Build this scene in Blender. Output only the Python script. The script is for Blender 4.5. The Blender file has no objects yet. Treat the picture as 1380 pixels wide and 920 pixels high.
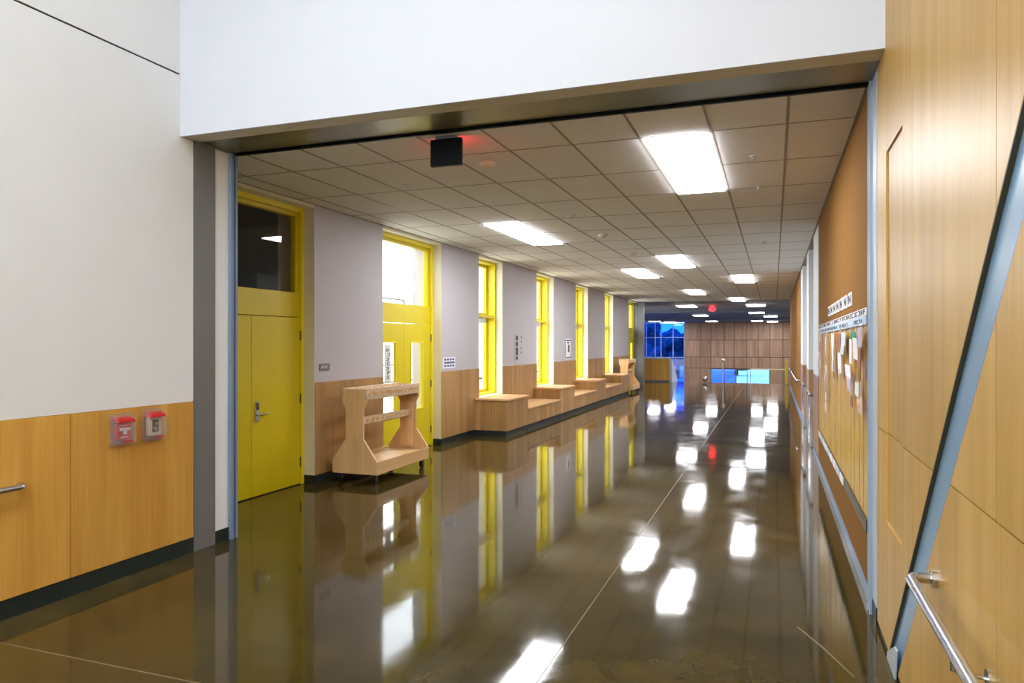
import bpy, bmesh, math, random
from mathutils import Vector, Matrix
random.seed(7)
S = bpy.context.scene
COL = S.collection
R = math.radians

# ------------------------------------------------------------------ camera
cam_d = bpy.data.cameras.new('camera'); cam = bpy.data.objects.new('camera', cam_d); COL.objects.link(cam)
cam.location = (0, 0, 1.75); cam.rotation_euler = (R(90), 0, R(20.0))
cam_d.sensor_width = 36; cam_d.lens = 970 / 1380 * 36; cam_d.shift_y = 2 / 1380
cam_d.clip_start = .05; cam_d.clip_end = 400
S.camera = cam
# ------------------------------------------------------------------ world and exposure
W = bpy.data.worlds.new('overcast_sky'); S.world = W; W.use_nodes = True
bg = W.node_tree.nodes['Background']; bg.inputs[0].default_value = (.88, .945, 1, 1); bg.inputs[1].default_value = 3.8
S.view_settings.view_transform = 'Standard'; S.view_settings.look = 'None'
S.view_settings.exposure = 1.15; S.view_settings.gamma = 1; S.view_settings.use_curve_mapping = False
TROFFER = 13.5

# ------------------------------------------------------------------ materials
def lin(c):
    return tuple((v / 12.92 if v <= .04045 else ((v + .055) / 1.055) ** 2.4) for v in [x / 255 for x in c]) + (1,)
def nt(name):
    m = bpy.data.materials.new(name); m.use_nodes = True
    return m, m.node_tree, m.node_tree.nodes, m.node_tree.links
def pbr(name, rgb, rough=.5, metal=0, var=.04, vscale=3, bump=0, bscale=80, spec=.5, coat=0):
    m, t, n, l = nt(name); p = n['Principled BSDF']
    p.inputs['Roughness'].default_value = rough; p.inputs['Metallic'].default_value = metal
    p.inputs['Specular IOR Level'].default_value = spec; p.inputs['Coat Weight'].default_value = coat
    c = lin(rgb); g = n.new('ShaderNodeNewGeometry')
    nz = n.new('ShaderNodeTexNoise'); nz.inputs['Scale'].default_value = vscale; nz.inputs['Detail'].default_value = 5
    l.new(g.outputs['Position'], nz.inputs['Vector'])
    r = n.new('ShaderNodeValToRGB'); r.color_ramp.elements[0].position = .3; r.color_ramp.elements[1].position = .7
    r.color_ramp.elements[0].color = tuple(min(1, v * (1 - var)) for v in c[:3]) + (1,)
    r.color_ramp.elements[1].color = tuple(min(1, v * (1 + var)) for v in c[:3]) + (1,)
    l.new(nz.outputs['Fac'], r.inputs[0]); l.new(r.outputs[0], p.inputs['Base Color'])
    if bump:
        nb = n.new('ShaderNodeTexNoise'); nb.inputs['Scale'].default_value = bscale; l.new(g.outputs['Position'], nb.inputs['Vector'])
        b = n.new('ShaderNodeBump'); b.inputs['Strength'].default_value = bump; b.inputs['Distance'].default_value = .002
        l.new(nb.outputs['Fac'], b.inputs['Height']); l.new(b.outputs[0], p.inputs['Normal'])
    return m
def wood(name, dark, light, axis=2, rough=.35, tone=.1, s=1.0, coat=0):
    m, t, n, l = nt(name); p = n['Principled BSDF']; p.inputs['Roughness'].default_value = rough
    p.inputs['Specular IOR Level'].default_value = .35; p.inputs['Coat Weight'].default_value = coat; p.inputs['Coat Roughness'].default_value = .2
    g = n.new('ShaderNodeNewGeometry'); oi = n.new('ShaderNodeObjectInfo')
    off = n.new('ShaderNodeVectorMath'); off.operation = 'SCALE'; off.inputs[0].default_value = (7, 5, 9); l.new(oi.outputs['Random'], off.inputs['Scale'])
    ad = n.new('ShaderNodeVectorMath'); ad.operation = 'ADD'; l.new(g.outputs['Position'], ad.inputs[0]); l.new(off.outputs[0], ad.inputs[1])
    def stretch(a, b):
        mp = n.new('ShaderNodeMapping'); sc = [a * s] * 3; sc[axis] = b * s; mp.inputs['Scale'].default_value = sc
        l.new(ad.outputs[0], mp.inputs[0]); return mp
    n1 = n.new('ShaderNodeTexNoise'); n1.inputs['Scale'].default_value = 1; n1.inputs['Detail'].default_value = 4; n1.inputs['Distortion'].default_value = .6
    l.new(stretch(5, .35).outputs[0], n1.inputs[0])
    n2 = n.new('ShaderNodeTexNoise'); n2.inputs['Scale'].default_value = 1; n2.inputs['Detail'].default_value = 6
    l.new(stretch(70, 1.6).outputs[0], n2.inputs[0])
    mx = n.new('ShaderNodeMix'); mx.inputs[0].default_value = .35; l.new(n1.outputs[0], mx.inputs[2]); l.new(n2.outputs[0], mx.inputs[3])
    r = n.new('ShaderNodeValToRGB'); r.color_ramp.elements[0].position = .33; r.color_ramp.elements[1].position = .67
    r.color_ramp.elements[0].color = lin(dark); r.color_ramp.elements[1].color = lin(light)
    l.new(mx.outputs[0], r.inputs[0])
    hs = n.new('ShaderNodeHueSaturation'); mr = n.new('ShaderNodeMapRange'); mr.inputs[3].default_value = 1 - tone; mr.inputs[4].default_value = 1 + tone
    l.new(oi.outputs['Random'], mr.inputs[0]); l.new(mr.outputs[0], hs.inputs['Value']); l.new(r.outputs[0], hs.inputs['Color'])
    l.new(hs.outputs[0], p.inputs['Base Color'])
    b = n.new('ShaderNodeBump'); b.inputs['Strength'].default_value = .05; b.inputs['Distance'].default_value = .001
    l.new(n2.outputs[0], b.inputs['Height']); l.new(b.outputs[0], p.inputs['Normal'])
    return m
def emit(name, rgb, st):
    m, t, n, l = nt(name); p = n['Principled BSDF']; p.inputs['Base Color'].default_value = lin(rgb)
    p.inputs['Emission Color'].default_value = lin(rgb); p.inputs['Emission Strength'].default_value = st
    return m
def glass(name, tint=(1, 1, 1), refl=.06, rough=0.0):
    m, t, n, l = nt(name); n.remove(n['Principled BSDF']); o = n['Material Output']
    tr = n.new('ShaderNodeBsdfTransparent'); tr.inputs[0].default_value = tint + (1,)
    gl = n.new('ShaderNodeBsdfGlossy'); gl.inputs['Roughness'].default_value = rough
    lw = n.new('ShaderNodeLayerWeight'); lw.inputs[0].default_value = .5
    pw = n.new('ShaderNodeMath'); pw.operation = 'POWER'; pw.inputs[1].default_value = 4; l.new(lw.outputs['Facing'], pw.inputs[0])
    f = n.new('ShaderNodeMath'); f.operation = 'MULTIPLY_ADD'; f.inputs[1].default_value = .6; f.inputs[2].default_value = refl * .5; l.new(pw.outputs[0], f.inputs[0])
    mx = n.new('ShaderNodeMixShader'); l.new(f.outputs[0], mx.inputs[0]); l.new(tr.outputs[0], mx.inputs[1]); l.new(gl.outputs[0], mx.inputs[2])
    l.new(mx.outputs[0], o.inputs[0]); return m
def concrete(name):
    m, t, n, l = nt(name); p = n['Principled BSDF']; g = n.new('ShaderNodeNewGeometry')
    def noise(sc, det=5, d=0):
        z = n.new('ShaderNodeTexNoise'); z.inputs['Scale'].default_value = sc; z.inputs['Detail'].default_value = det; z.inputs['Distortion'].default_value = d
        l.new(g.outputs['Position'], z.inputs[0]); return z
    a = noise(.55, 6, .8); r = n.new('ShaderNodeValToRGB'); r.color_ramp.elements[0].position = .3; r.color_ramp.elements[1].position = .72
    r.color_ramp.elements[0].color = lin((55, 47, 22)); r.color_ramp.elements[1].color = lin((79, 67, 34))
    l.new(a.outputs[0], r.inputs[0])
    s = noise(55, 2); r2 = n.new('ShaderNodeValToRGB'); r2.color_ramp.elements[0].position = .3; r2.color_ramp.elements[1].position = .75
    r2.color_ramp.elements[0].color = (.88, .88, .88, 1); r2.color_ramp.elements[1].color = (1.1, 1.09, 1.06, 1); l.new(s.outputs[0], r2.inputs[0])
    mu = n.new('ShaderNodeMix'); mu.data_type = 'RGBA'; mu.blend_type = 'MULTIPLY'; mu.inputs[0].default_value = 1
    l.new(r.outputs[0], mu.inputs[6]); l.new(r2.outputs[0], mu.inputs[7])
    mo = noise(3.2, 8, 1.2); rm = n.new('ShaderNodeValToRGB'); rm.color_ramp.elements[0].position = .32; rm.color_ramp.elements[1].position = .7
    rm.color_ramp.elements[0].color = (.72, .74, .78, 1); rm.color_ramp.elements[1].color = (1.32, 1.26, 1.12, 1); l.new(mo.outputs[0], rm.inputs[0])
    m0 = n.new('ShaderNodeMix'); m0.data_type = 'RGBA'; m0.blend_type = 'MULTIPLY'; m0.inputs[0].default_value = 1; l.new(mu.outputs[2], m0.inputs[6]); l.new(rm.outputs[0], m0.inputs[7]); mu = m0
    # pale specks and scuffs
    v = n.new('ShaderNodeTexVoronoi'); v.inputs['Scale'].default_value = 2.6; l.new(g.outputs['Position'], v.inputs[0])
    nd = noise(9, 3, 1.5); ad = n.new('ShaderNodeMath'); ad.operation = 'MULTIPLY_ADD'; ad.inputs[1].default_value = .09; l.new(nd.outputs[0], ad.inputs[0]); l.new(v.outputs['Distance'], ad.inputs[2])
    r3 = n.new('ShaderNodeValToRGB'); r3.color_ramp.elements[0].position = .042; r3.color_ramp.elements[0].color = (1, 1, 1, 1); r3.color_ramp.elements[1].position = .052; r3.color_ramp.elements[1].color = (0, 0, 0, 1)
    l.new(ad.outputs[0], r3.inputs[0])
    m2 = n.new('ShaderNodeMix'); m2.data_type = 'RGBA'; l.new(r3.outputs[0], m2.inputs[0]); l.new(mu.outputs[2], m2.inputs[6]); m2.inputs[7].default_value = lin((150, 138, 110))
    l.new(m2.outputs[2], p.inputs['Base Color'])
    rr = noise(2.4, 8, 1.0); mr = n.new('ShaderNodeMapRange'); mr.inputs[1].default_value = .3; mr.inputs[2].default_value = .7; mr.inputs[3].default_value = .035; mr.inputs[4].default_value = .095
    l.new(rr.outputs[0], mr.inputs[0]); l.new(mr.outputs[0], p.inputs['Roughness'])
    p.inputs['IOR'].default_value = 1.42; p.inputs['Specular IOR Level'].default_value = .42
    w = noise(2.2, 2); b = n.new('ShaderNodeBump'); b.inputs['Strength'].default_value = .06; b.inputs['Distance'].default_value = .01; l.new(w.outputs[0], b.inputs['Height']); l.new(b.outputs[0], p.inputs['Normal'])
    return m

M = {}
M['wall'] = pbr('white_wall_paint', (232, 235, 238), .6, var=.015, bump=.1)
M['header'] = pbr('bright_white_paint', (211, 215, 224), .6, var=.01)
M['soffit'] = pbr('soffit_paint', (205, 198, 180), .6, var=.03)
M['lav'] = pbr('pale_lavender_wall_paint', (180, 176, 180), .6, var=.015)
M['lit_white'] = pbr('window_lit_white_paint', (228, 222, 196), .55, var=.02)  # white reveal paint; the creamy window light is put into the colour
M['maple'] = wood('maple_panel', (196, 140, 58), (221, 172, 84), 2, .32, .06)
M['maple_r'] = wood('pale_maple_panel', (184, 140, 62), (214, 172, 90), 2, .42, .05, coat=0)
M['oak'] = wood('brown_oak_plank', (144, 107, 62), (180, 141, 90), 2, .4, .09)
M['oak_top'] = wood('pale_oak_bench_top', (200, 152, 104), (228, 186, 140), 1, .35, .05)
M['birch'] = wood('birch_plywood', (206, 162, 108), (232, 196, 146), 2, .45, .03)
M['birch_h'] = wood('birch_plywood_lengthwise', (206, 162, 108), (232, 196, 146), 1, .45, .03)
M['carved'] = pbr('carved_pale_wood', (205, 180, 146), .6, var=.25, vscale=26)
M['farwood'] = wood('far_wall_plank', (160, 124, 98), (200, 162, 132), 2, .5, .1)
M['base'] = pbr('black_green_rubber_base', (24, 38, 37), .45, var=.1)
M['grey'] = pbr('grey_painted_steel', (112, 112, 112), .45, var=.03)
M['greyl'] = pbr('light_grey_steel', (190, 198, 204), .4, var=.02)
M['bluegrey'] = pbr('blue_grey_steel', (118, 138, 162), .35, var=.03)
M['tracklight'] = pbr('pale_blue_grey_steel', (158, 174, 192), .35, var=.03)
M['steelbeam'] = pbr('dull_olive_grey_steel', (128, 127, 108), .28, metal=.45, var=.12, vscale=2)
M['black'] = pbr('black_paint', (7, 10, 11), .4, spec=.12)
M['brace'] = pbr('blue_painted_steel', (122, 158, 186), .35, var=.03)
M['braceblue'] = pbr('deep_blue_steel', (56, 116, 186), .35)
M['slotshade'] = pbr('slot_edge_shade', (74, 66, 46), .5)  # shade of the slot edge as a dark colour
M['yellow'] = pbr('yellow_paint', (212, 192, 6), .38, var=.03, vscale=6)
M['yellow_f'] = pbr('yellow_frame_paint', (232, 214, 30), .38, var=.02)
M['chrome'] = pbr('brushed_stainless', (205, 205, 205), .22, metal=1, var=.03)
M['dkmetal'] = pbr('dark_bronze_metal', (96, 88, 76), .4, metal=.7)
M['tile'] = pbr('ceiling_tile', (230, 229, 228), .85, var=.02, vscale=40, bump=.3, bscale=180)
M['tee'] = pbr('grid_tee', (150, 142, 130), .6)
M['cork'] = pbr('tan_cork', (138, 98, 48), .9, spec=.1, var=.05, vscale=120, bump=.2, bscale=250)
M['gold'] = pbr('gold_strip', (206, 164, 30), .35, metal=.2, var=.15, vscale=8)
M['troffer'] = emit('troffer_diffuser', (250, 250, 255), TROFFER)
M['red'] = pbr('red_plastic', (190, 26, 30), .25)
M['beige'] = pbr('beige_plastic', (214, 200, 164), .4)
M['white'] = pbr('white_plastic', (232, 230, 224), .4)
M['paper'] = pbr('white_paper', (232, 230, 232), .8, var=.03)
M['lavpaper'] = pbr('lilac_paper', (196, 182, 206), .8)
M['bluepaper'] = pbr('pale_blue_paper', (190, 205, 224), .8)
M['pinkpaper'] = pbr('pale_pink_paper', (226, 200, 192), .8)
M['brownpaper'] = pbr('brown_paper', (150, 96, 60), .8)
M['green'] = pbr('green_paper', (40, 140, 120), .8)
M['orange'] = pbr('orange_paper', (236, 156, 40), .8)
M['ink'] = pbr('dark_ink', (40, 42, 60), .7)
M['inkblue'] = pbr('blue_ink', (70, 84, 128), .7)
M['glass'] = glass('clear_glass')
M['clearplastic'] = glass('clear_plastic', (.98, .96, .98), rough=.08)
_t = M['clearplastic'].node_tree; _d = _t.nodes.new('ShaderNodeBsdfDiffuse'); _d.inputs[0].default_value = (.82, .76, .8, 1)
_m = _t.nodes.new('ShaderNodeMixShader'); _m.inputs[0].default_value = .09; _o = _t.nodes['Material Output']
_t.links.new(_o.inputs[0].links[0].from_socket, _m.inputs[1]); _t.links.new(_d.outputs[0], _m.inputs[2]); _t.links.new(_m.outputs[0], _o.inputs[0])
M['duskglass'] = glass('dusk_tinted_glass', (.07, .26, 1.0))  # the blue dusk outside is put into the glass tint
M['paleglass'] = glass('pale_blue_glass', (.36, .62, .9))
M['concrete'] = concrete('polished_concrete')
M['joint'] = pbr('floor_joint_filler', (112, 99, 70), .4)
M['farceil'] = pbr('blue_grey_ceiling', (120, 130, 148), .7)
M['midceil'] = pbr('grey_ceiling', (150, 146, 142), .7)
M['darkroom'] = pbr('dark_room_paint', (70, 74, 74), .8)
M['ground'] = pbr('outdoor_concrete', (190, 186, 180), .9, var=.1)
M['leaf'] = pbr('tree_leaf', (52, 74, 44), .7, var=.4)
M['bark'] = pbr('tree_bark', (80, 62, 48), .9, var=.3)
M['rubber'] = pbr('black_rubber', (20, 20, 22), .5)
M['redglow'] = emit('red_lamp', (255, 30, 40), 3.0)
M['mullion'] = pbr('pale_blue_mullion', (150, 170, 215), .4)

# ------------------------------------------------------------------ helpers
WL = {}
def wl(p): return WL.get(p.name, Vector((0, 0, 0))) if p else Vector((0, 0, 0))
def link(o, parent, loc):
    COL.objects.link(o); loc = Vector(loc)
    if parent: o.parent = parent
    o.location = loc - wl(parent); WL[o.name] = loc
    return o
def tag(o, label, cat, group=None, kind=None):
    o['label'] = label; o['category'] = cat
    if group: o['group'] = group
    if kind: o['kind'] = kind
    return o
def empty(name, loc, label=None, cat=None, group=None, kind=None):
    o = bpy.data.objects.new(name, None); o.empty_display_size = .1; link(o, None, loc)
    if label: tag(o, label, cat, group, kind)
    return o
def finish(name, bm, mat, parent, origin, smooth=False):
    me = bpy.data.meshes.new(name); bm.to_mesh(me); bm.free(); me.materials.append(M[mat])
    if smooth:
        for p in me.polygons: p.use_smooth = True
        try: me.set_sharp_from_angle(angle=R(35))
        except Exception: pass
    return link(bpy.data.objects.new(name, me), parent, origin)
def bbox(bm, x0, x1, y0, y1, z0, z1, bev=0):
    d = bmesh.ops.create_cube(bm, size=1)['verts']
    for v in d: v.co = Vector(((x0 + x1) / 2 + v.co.x * (x1 - x0), (y0 + y1) / 2 + v.co.y * (y1 - y0), (z0 + z1) / 2 + v.co.z * (z1 - z0)))
    if bev:
        es = list({e for v in d for e in v.link_edges}); bmesh.ops.bevel(bm, geom=es, offset=bev, segments=1, affect='EDGES')
def box(name, x0, x1, y0, y1, z0, z1, mat, parent=None, bev=0):
    return boxes(name, [(x0, x1, y0, y1, z0, z1)], mat, parent, bev)
def boxes(name, L, mat, parent=None, bev=0):
    lo = [min(min(b[2 * k], b[2 * k + 1]) for b in L) for k in range(3)]; hi = [max(max(b[2 * k], b[2 * k + 1]) for b in L) for k in range(3)]
    o = ((lo[0] + hi[0]) / 2, (lo[1] + hi[1]) / 2, lo[2]); bm = bmesh.new()
    for b in L: bbox(bm, min(b[0], b[1]) - o[0], max(b[0], b[1]) - o[0], min(b[2], b[3]) - o[1], max(b[2], b[3]) - o[1], min(b[4], b[5]) - o[2], max(b[4], b[5]) - o[2], bev)
    return finish(name, bm, mat, parent, o)
def prism(name, poly, axis, a0, a1, mat, parent=None, bev=0, origin=None):
    """poly: 2-D points in the plane normal to axis (x: (y,z), y: (x,z), z: (x,y))"""
    def p3(p, a): return Vector((a, p[0], p[1])) if axis == 'x' else Vector((p[0], a, p[1])) if axis == 'y' else Vector((p[0], p[1], a))
    pts = [p3(p, a) for a in (a0, a1) for p in poly]
    if origin is None:
        origin = Vector([(min(v[k] for v in pts) + max(v[k] for v in pts)) / 2 for k in range(3)]); origin.z = min(v.z for v in pts)
    bm = bmesh.new(); n = len(poly); vs = [bm.verts.new(v - Vector(origin)) for v in pts]
    bm.faces.new(vs[:n]); bm.faces.new(list(reversed(vs[n:])))
    for i in range(n): bm.faces.new((vs[i], vs[n + i], vs[n + (i + 1) % n], vs[(i + 1) % n]))
    bmesh.ops.recalc_face_normals(bm, faces=bm.faces)
    if bev: bmesh.ops.bevel(bm, geom=list(bm.edges), offset=bev, segments=1, affect='EDGES')
    return finish(name, bm, mat, parent, origin)
def tube(name, pts, r, mat, parent=None, seg=12, origin=None, cap=True):
    pts = [Vector(p) for p in pts]; o = Vector(origin) if origin is not None else Vector(((pts[0].x + pts[-1].x) / 2, (pts[0].y + pts[-1].y) / 2, min(p.z for p in pts)))
    bm = bmesh.new(); rings = []
    up = None
    for i, p in enumerate(pts):
        t = ((pts[i] - pts[i - 1]).normalized() if i else Vector()) + ((pts[i + 1] - pts[i]).normalized() if i < len(pts) - 1 else Vector()); t.normalize()
        if up is None: up = Vector((0, 0, 1)) if abs(t.z) < .9 else Vector((1, 0, 0))
        a = t.cross(up).normalized(); b = a.cross(t).normalized(); up = b
        rr = r[i] if isinstance(r, (list, tuple)) else r
        rings.append([bm.verts.new(p - o + a * math.cos(2 * math.pi * k / seg) * rr + b * math.sin(2 * math.pi * k / seg) * rr) for k in range(seg)])
    for A, B in zip(rings, rings[1:]):
        for k in range(seg): bm.faces.new((A[k], A[(k + 1) % seg], B[(k + 1) % seg], B[k]))
    if cap: bm.faces.new(rings[0]); bm.faces.new(rings[-1])
    bmesh.ops.recalc_face_normals(bm, faces=bm.faces)
    return finish(name, bm, mat, parent, o, True)
def lathe(name, prof, origin, mat, parent=None, seg=24, axis='z'):
    bm = bmesh.new(); rings = []
    for r, h in prof:
        ring = []
        for k in range(seg):
            c, s = math.cos(2 * math.pi * k / seg) * r, math.sin(2 * math.pi * k / seg) * r
            ring.append(bm.verts.new((c, s, h) if axis == 'z' else (h, c, s) if axis == 'x' else (c, h, s)))
        rings.append(ring)
    for A, B in zip(rings, rings[1:]):
        for k in range(seg): bm.faces.new((A[k], A[(k + 1) % seg], B[(k + 1) % seg], B[k]))
    bm.faces.new(rings[0]); bm.faces.new(rings[-1]); bmesh.ops.recalc_face_normals(bm, faces=bm.faces)
    return finish(name, bm, mat, parent, origin, True)
def dup(o, parent, loc):
    c = o.copy(); return link(c, parent, loc)
def struct(o, label, cat): return tag(o, label, cat, kind='structure')

# ------------------------------------------------------------------ dimensions (metres; corridor runs along +Y)
XL, XF, XR = -5.35, -4.57, .6        # corridor left wall, foreground left wall, right wall
H = 3.46                              # corridor ceiling
YE = 30.3                             # end of the corridor walls
FH = 6.2                              # foreground hall height

# ------------------------------------------------------------------ floor
floor = empty('floor', (-2, 15, 0)); struct(floor, 'polished brown concrete floor with saw cut joints', 'floor')
JX, JY = -1.15, 2.93
for (x0, x1, y0, y1) in ((-5.9, JX - .003, -5.2, JY - .006), (JX + .003, XR + .3, -5.2, JY - .006), (-5.9, JX - .003, JY + .006, 33), (JX + .003, XR + .3, JY + .006, 33)):
    box('floor_slab', x0, x1, y0, y1, -.12, 0, 'concrete', floor)
box('floor_slab', -14, -5.9, YE, 33, -.12, 0, 'concrete', floor); box('floor_slab', XR + .3, 4, YE, 33, -.12, 0, 'concrete', floor)
box('joint_filler', JX - .003, JX + .003, -5.2, 33, -.1, -.0008, 'joint', floor)
box('joint_filler', -5.9, JX - .003, JY - .006, JY + .006, -.1, -.0008, 'joint', floor)
box('joint_filler', JX + .003, XR + .3, JY - .006, JY + .006, -.1, -.0008, 'joint', floor)
prism('floor_patch_edge', [(.132, 4.776), (.138, 4.778), (.27, 4.5), (.399, 4.16), (.39, 4.156), (.26, 4.49)], 'z', -.002, .0006, 'joint', floor)
lf = box('floor_lower', -14, 4, 33, 62.2, -1.75, -1.6, 'concrete'); struct(lf, 'lower concrete floor beyond the guard wall', 'floor')
st = empty('trim_4', (-2, 33, -1.6)); struct(st, 'concrete stair flight leading down at the floor edge', 'stairs')
for k in range(9): box('step', -4.2, 4, 33 + .3 * k, 33.3 + .3 * k, -1.6, -.17 * (k + 1) + .0, 'midceil', st)

# ------------------------------------------------------------------ foreground left wall
wL = empty('wall_left', (XF, 1, 0)); struct(wL, 'white wall with maple wainscot and dark reveal line', 'wall')
box('plaster', XF - .3, XF, -5, 4.75, 1.263, 3.94, 'wall', wL)
box('plaster', XF - .3, XF, -5, 4.62, 3.955, FH, 'wall', wL)
box('plaster', XF - .3, XF - .02, -5, 4.75, 0, FH, 'wall', wL)
box('reveal_strip', XF - .02, XF - .012, -5, 4.62, 3.94, 3.955, 'black', wL)
for y0, y1 in ((-5, -3.1), (-3.1, -.85), (-.85, 1.385), (1.385, 3.625), (3.625, 4.745)):
    box('wainscot_panel', XF - .02, XF + .012, y0 + .003, y1 - .003, .13, 1.26, 'maple', wL, .002)
b = box('baseboard_left', XF - .02, XF + .004, -5, 4.75, 0, .128, 'base'); struct(b, 'black rubber base below maple wainscot panels', 'baseboard')
# opening jamb on the left: grey post, white return, shutter track
tr = empty('trim_1', (XF, 5, 0)); struct(tr, 'grey steel post, white return and shutter track at left of opening', 'door frame')
box('post', XF - .3, XF + .004, 4.752, 5.0, 0, 3.44, 'grey', tr)
box('white_return', XF - .3, XF - .006, 5.0, 5.17, .11, 3.44, 'wall', tr)
box('return_base', XF - .3, XF, 5.0, 5.17, 0, .11, 'base', tr)
boxes('shutter_track', [(XF - .3, XF + .03, 5.17, 5.2, 0, 3.44), (XF - .3, XF + .03, 5.225, 5.25, 0, 3.44)], 'bluegrey', tr)
box('track_slot', XF - .3, XF + .008, 5.2, 5.225, 0, 3.44, 'black', tr)
w = box('wall_return', -5.9, XF - .3, 5.0, 5.25, 0, FH, 'wall'); struct(w, 'short white wall behind the shutter track', 'wall')

# ------------------------------------------------------------------ header over the opening
hd = empty('wall_front', (-2, 4.75, 3.44)); struct(hd, 'bright white header wall above the wide opening', 'wall')
box('header_face', XF - .3, XR + .05, 4.61, 4.63, 3.44, FH, 'header', hd)
box('header_core', XF - .3, XR + .05, 4.63, 5.25, 3.47, FH, 'wall', hd)
box('soffit', XF - .3, XR + .05, 4.63, 4.8, 3.442, 3.47, 'soffit', hd)
bx = empty('trim_2', (-2, 5.07, 3.44)); struct(bx, 'dull steel shutter housing under the white header', 'shutter housing')
box('housing_plate', XF, XR, 4.8, 5.2, 3.45, 3.47, 'steelbeam', bx)
box('slot', XF, XR, 5.2, 5.225, 3.455, 3.47, 'black', bx)
box('lip', XF, XR, 5.225, 5.25, 3.43, 3.47, 'black', bx)

# ------------------------------------------------------------------ foreground right wall: maple panels with a diagonal brace let in
wR = empty('wall_right', (XR, 1, 0)); struct(wR, 'tall maple panelled wall with a diagonal slot', 'wall')
box('backing', XR + .2, XR + .3, -5, 5.0, 0, FH, 'wall', wR)
def up(y): return 1.577 - 1.022 * (y - 2.965)
def lo(y): return 1.268 - 1.022 * (y - 2.965)
def clip(poly, side):
    f = (lambda p: p[1] - up(p[0])) if side > 0 else (lambda p: lo(p[0]) - p[1])
    out = []
    for i, p in enumerate(poly):
        q = poly[(i + 1) % len(poly)]; a, c = f(p), f(q)
        if a >= 0: out.append(p)
        if a * c < 0: t = a / (a - c); out.append((p[0] + (q[0] - p[0]) * t, p[1] + (q[1] - p[1]) * t))
    return out
G = .003
cols = [4.955, 3.762, 2.42, 1.2, -.02, -1.24, -2.46, -3.68, -5]
rows = [.035, 1.236, 4.08, FH]
for i in range(len(cols) - 1):
    for j in range(3):
        y1, y0 = cols[i] - G, cols[i + 1] + G; z0, z1 = rows[j] + G, rows[j + 1] - G
        if i == 0 and j < 2:
            c0, c1 = 4.03, 4.58; d0, d1 = .735, 2.835
            L = [(XR, XR + .05, c1, y1, z0, z1)] if j == 0 else [(XR, XR + .05, y0, c0, z0, z1), (XR, XR + .05, c1, y1, z0, z1)]
            L += [(XR, XR + .05, c0, c1, z0, d0)] if j == 0 else [(XR, XR + .05, c0, c1, d1, z1)]
            if j == 0:
                L = [(XR, XR + .05, c1, y1, z0, z1)]
                o = None
                # lower pieces are cut by the brace slot
                for a, bb, zz in ((c0, c1, d0), (y0, c0, z1)):
                    pl = clip([(a, z0), (bb, z0), (bb, zz), (a, zz)], 1)
                    if len(pl) > 2: prism('wall_panel', pl, 'x', XR, XR + .05, 'maple_r', wR)
                    pl = clip([(a, z0), (bb, z0), (bb, zz), (a, zz)], -1)
                    if len(pl) > 2: prism('wall_panel', pl, 'x', XR, XR + .05, 'maple_r', wR)
            boxes('wall_panel', L, 'maple_r', wR)
            box('recessed_panel', XR + .012, XR + .05, c0, c1, (d0 if j == 0 else z0), (z1 if j == 0 else d1), 'maple_r', wR)
            continue
        for side in (1, -1):
            pl = clip([(y0, z0), (y1, z0), (y1, z1), (y0, z1)], side)
            if len(pl) > 2: prism('wall_panel', pl, 'x', XR, XR + .05, 'maple_r', wR)
for k in (1, 2): box('joint_backing', XR + .045, XR + .055, -5, 4.95, rows[k] - .01, rows[k] + .01, 'dkmetal', wR)
b = boxes('baseboard_right', [(XR + .012, XR + .05, 4.45, 4.955, 0, .034), (XR + .012, XR + .05, -5, 4.1, 0, .034)], 'base'); struct(b, 'black base under the tall maple wall', 'baseboard')
# brace
br = empty('trim_7', (XR + .1, 4.3, 0)); struct(br, 'blue painted steel brace slanting up through the maple wall', 'brace')
yb, yt = 4.4, -1.3
YU, YL = 2.965 + 1.577 / 1.022, 2.965 + 1.268 / 1.022
prism('brace_tube', [(YU - .012, .002), (YL + .006, .002), (-1.4, lo(-1.4) + .004), (-1.4, up(-1.4) - .012)], 'x', XR + .016, XR + .19, 'brace', br)
prism('slot_shade_strip', [(YU - .002, .002), (YU - .011, .002), (-1.4, up(-1.4) - .0115), (-1.4, up(-1.4) - .001)], 'x', XR + .0005, XR + .045, 'slotshade', br)  # added dark strip painting the shade on the slot's down-facing wood edge
prism('brace_flange', [(YL + .045, .002), (YL + .006, .002), (-1.4, lo(-1.4) + .004), (-1.4, lo(-1.4) + .04)], 'x', XR + .009, XR + .0155, 'braceblue', br)
prism('brace_foot', [(YL - .01, .0), (YU - .03, .0), (YU - .06, .05), (YL - .0, .17), (YL - .06, .17)], 'x', XR - .012, XR - .001, 'greyl', br, .003)
# right jamb
tr = empty('trim_3', (XR, 5.1, 0)); struct(tr, 'light grey jamb and shutter track at right of opening', 'door frame')
box('jamb', XR - .004, XR + .3, 4.957, 5.15, .11, 3.44, 'greyl', tr)
box('jamb_base', XR - .006, XR + .3, 4.957, 5.15, 0, .11, 'base', tr)
boxes('shutter_track', [(XR - .022, XR + .3, 5.15, 5.18, 0, 3.44), (XR - .022, XR + .3, 5.225, 5.25, 0, 3.44)], 'tracklight', tr)
box('track_slot', XR - .01, XR + .3, 5.18, 5.225, 0, 3.44, 'black', tr)

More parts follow.
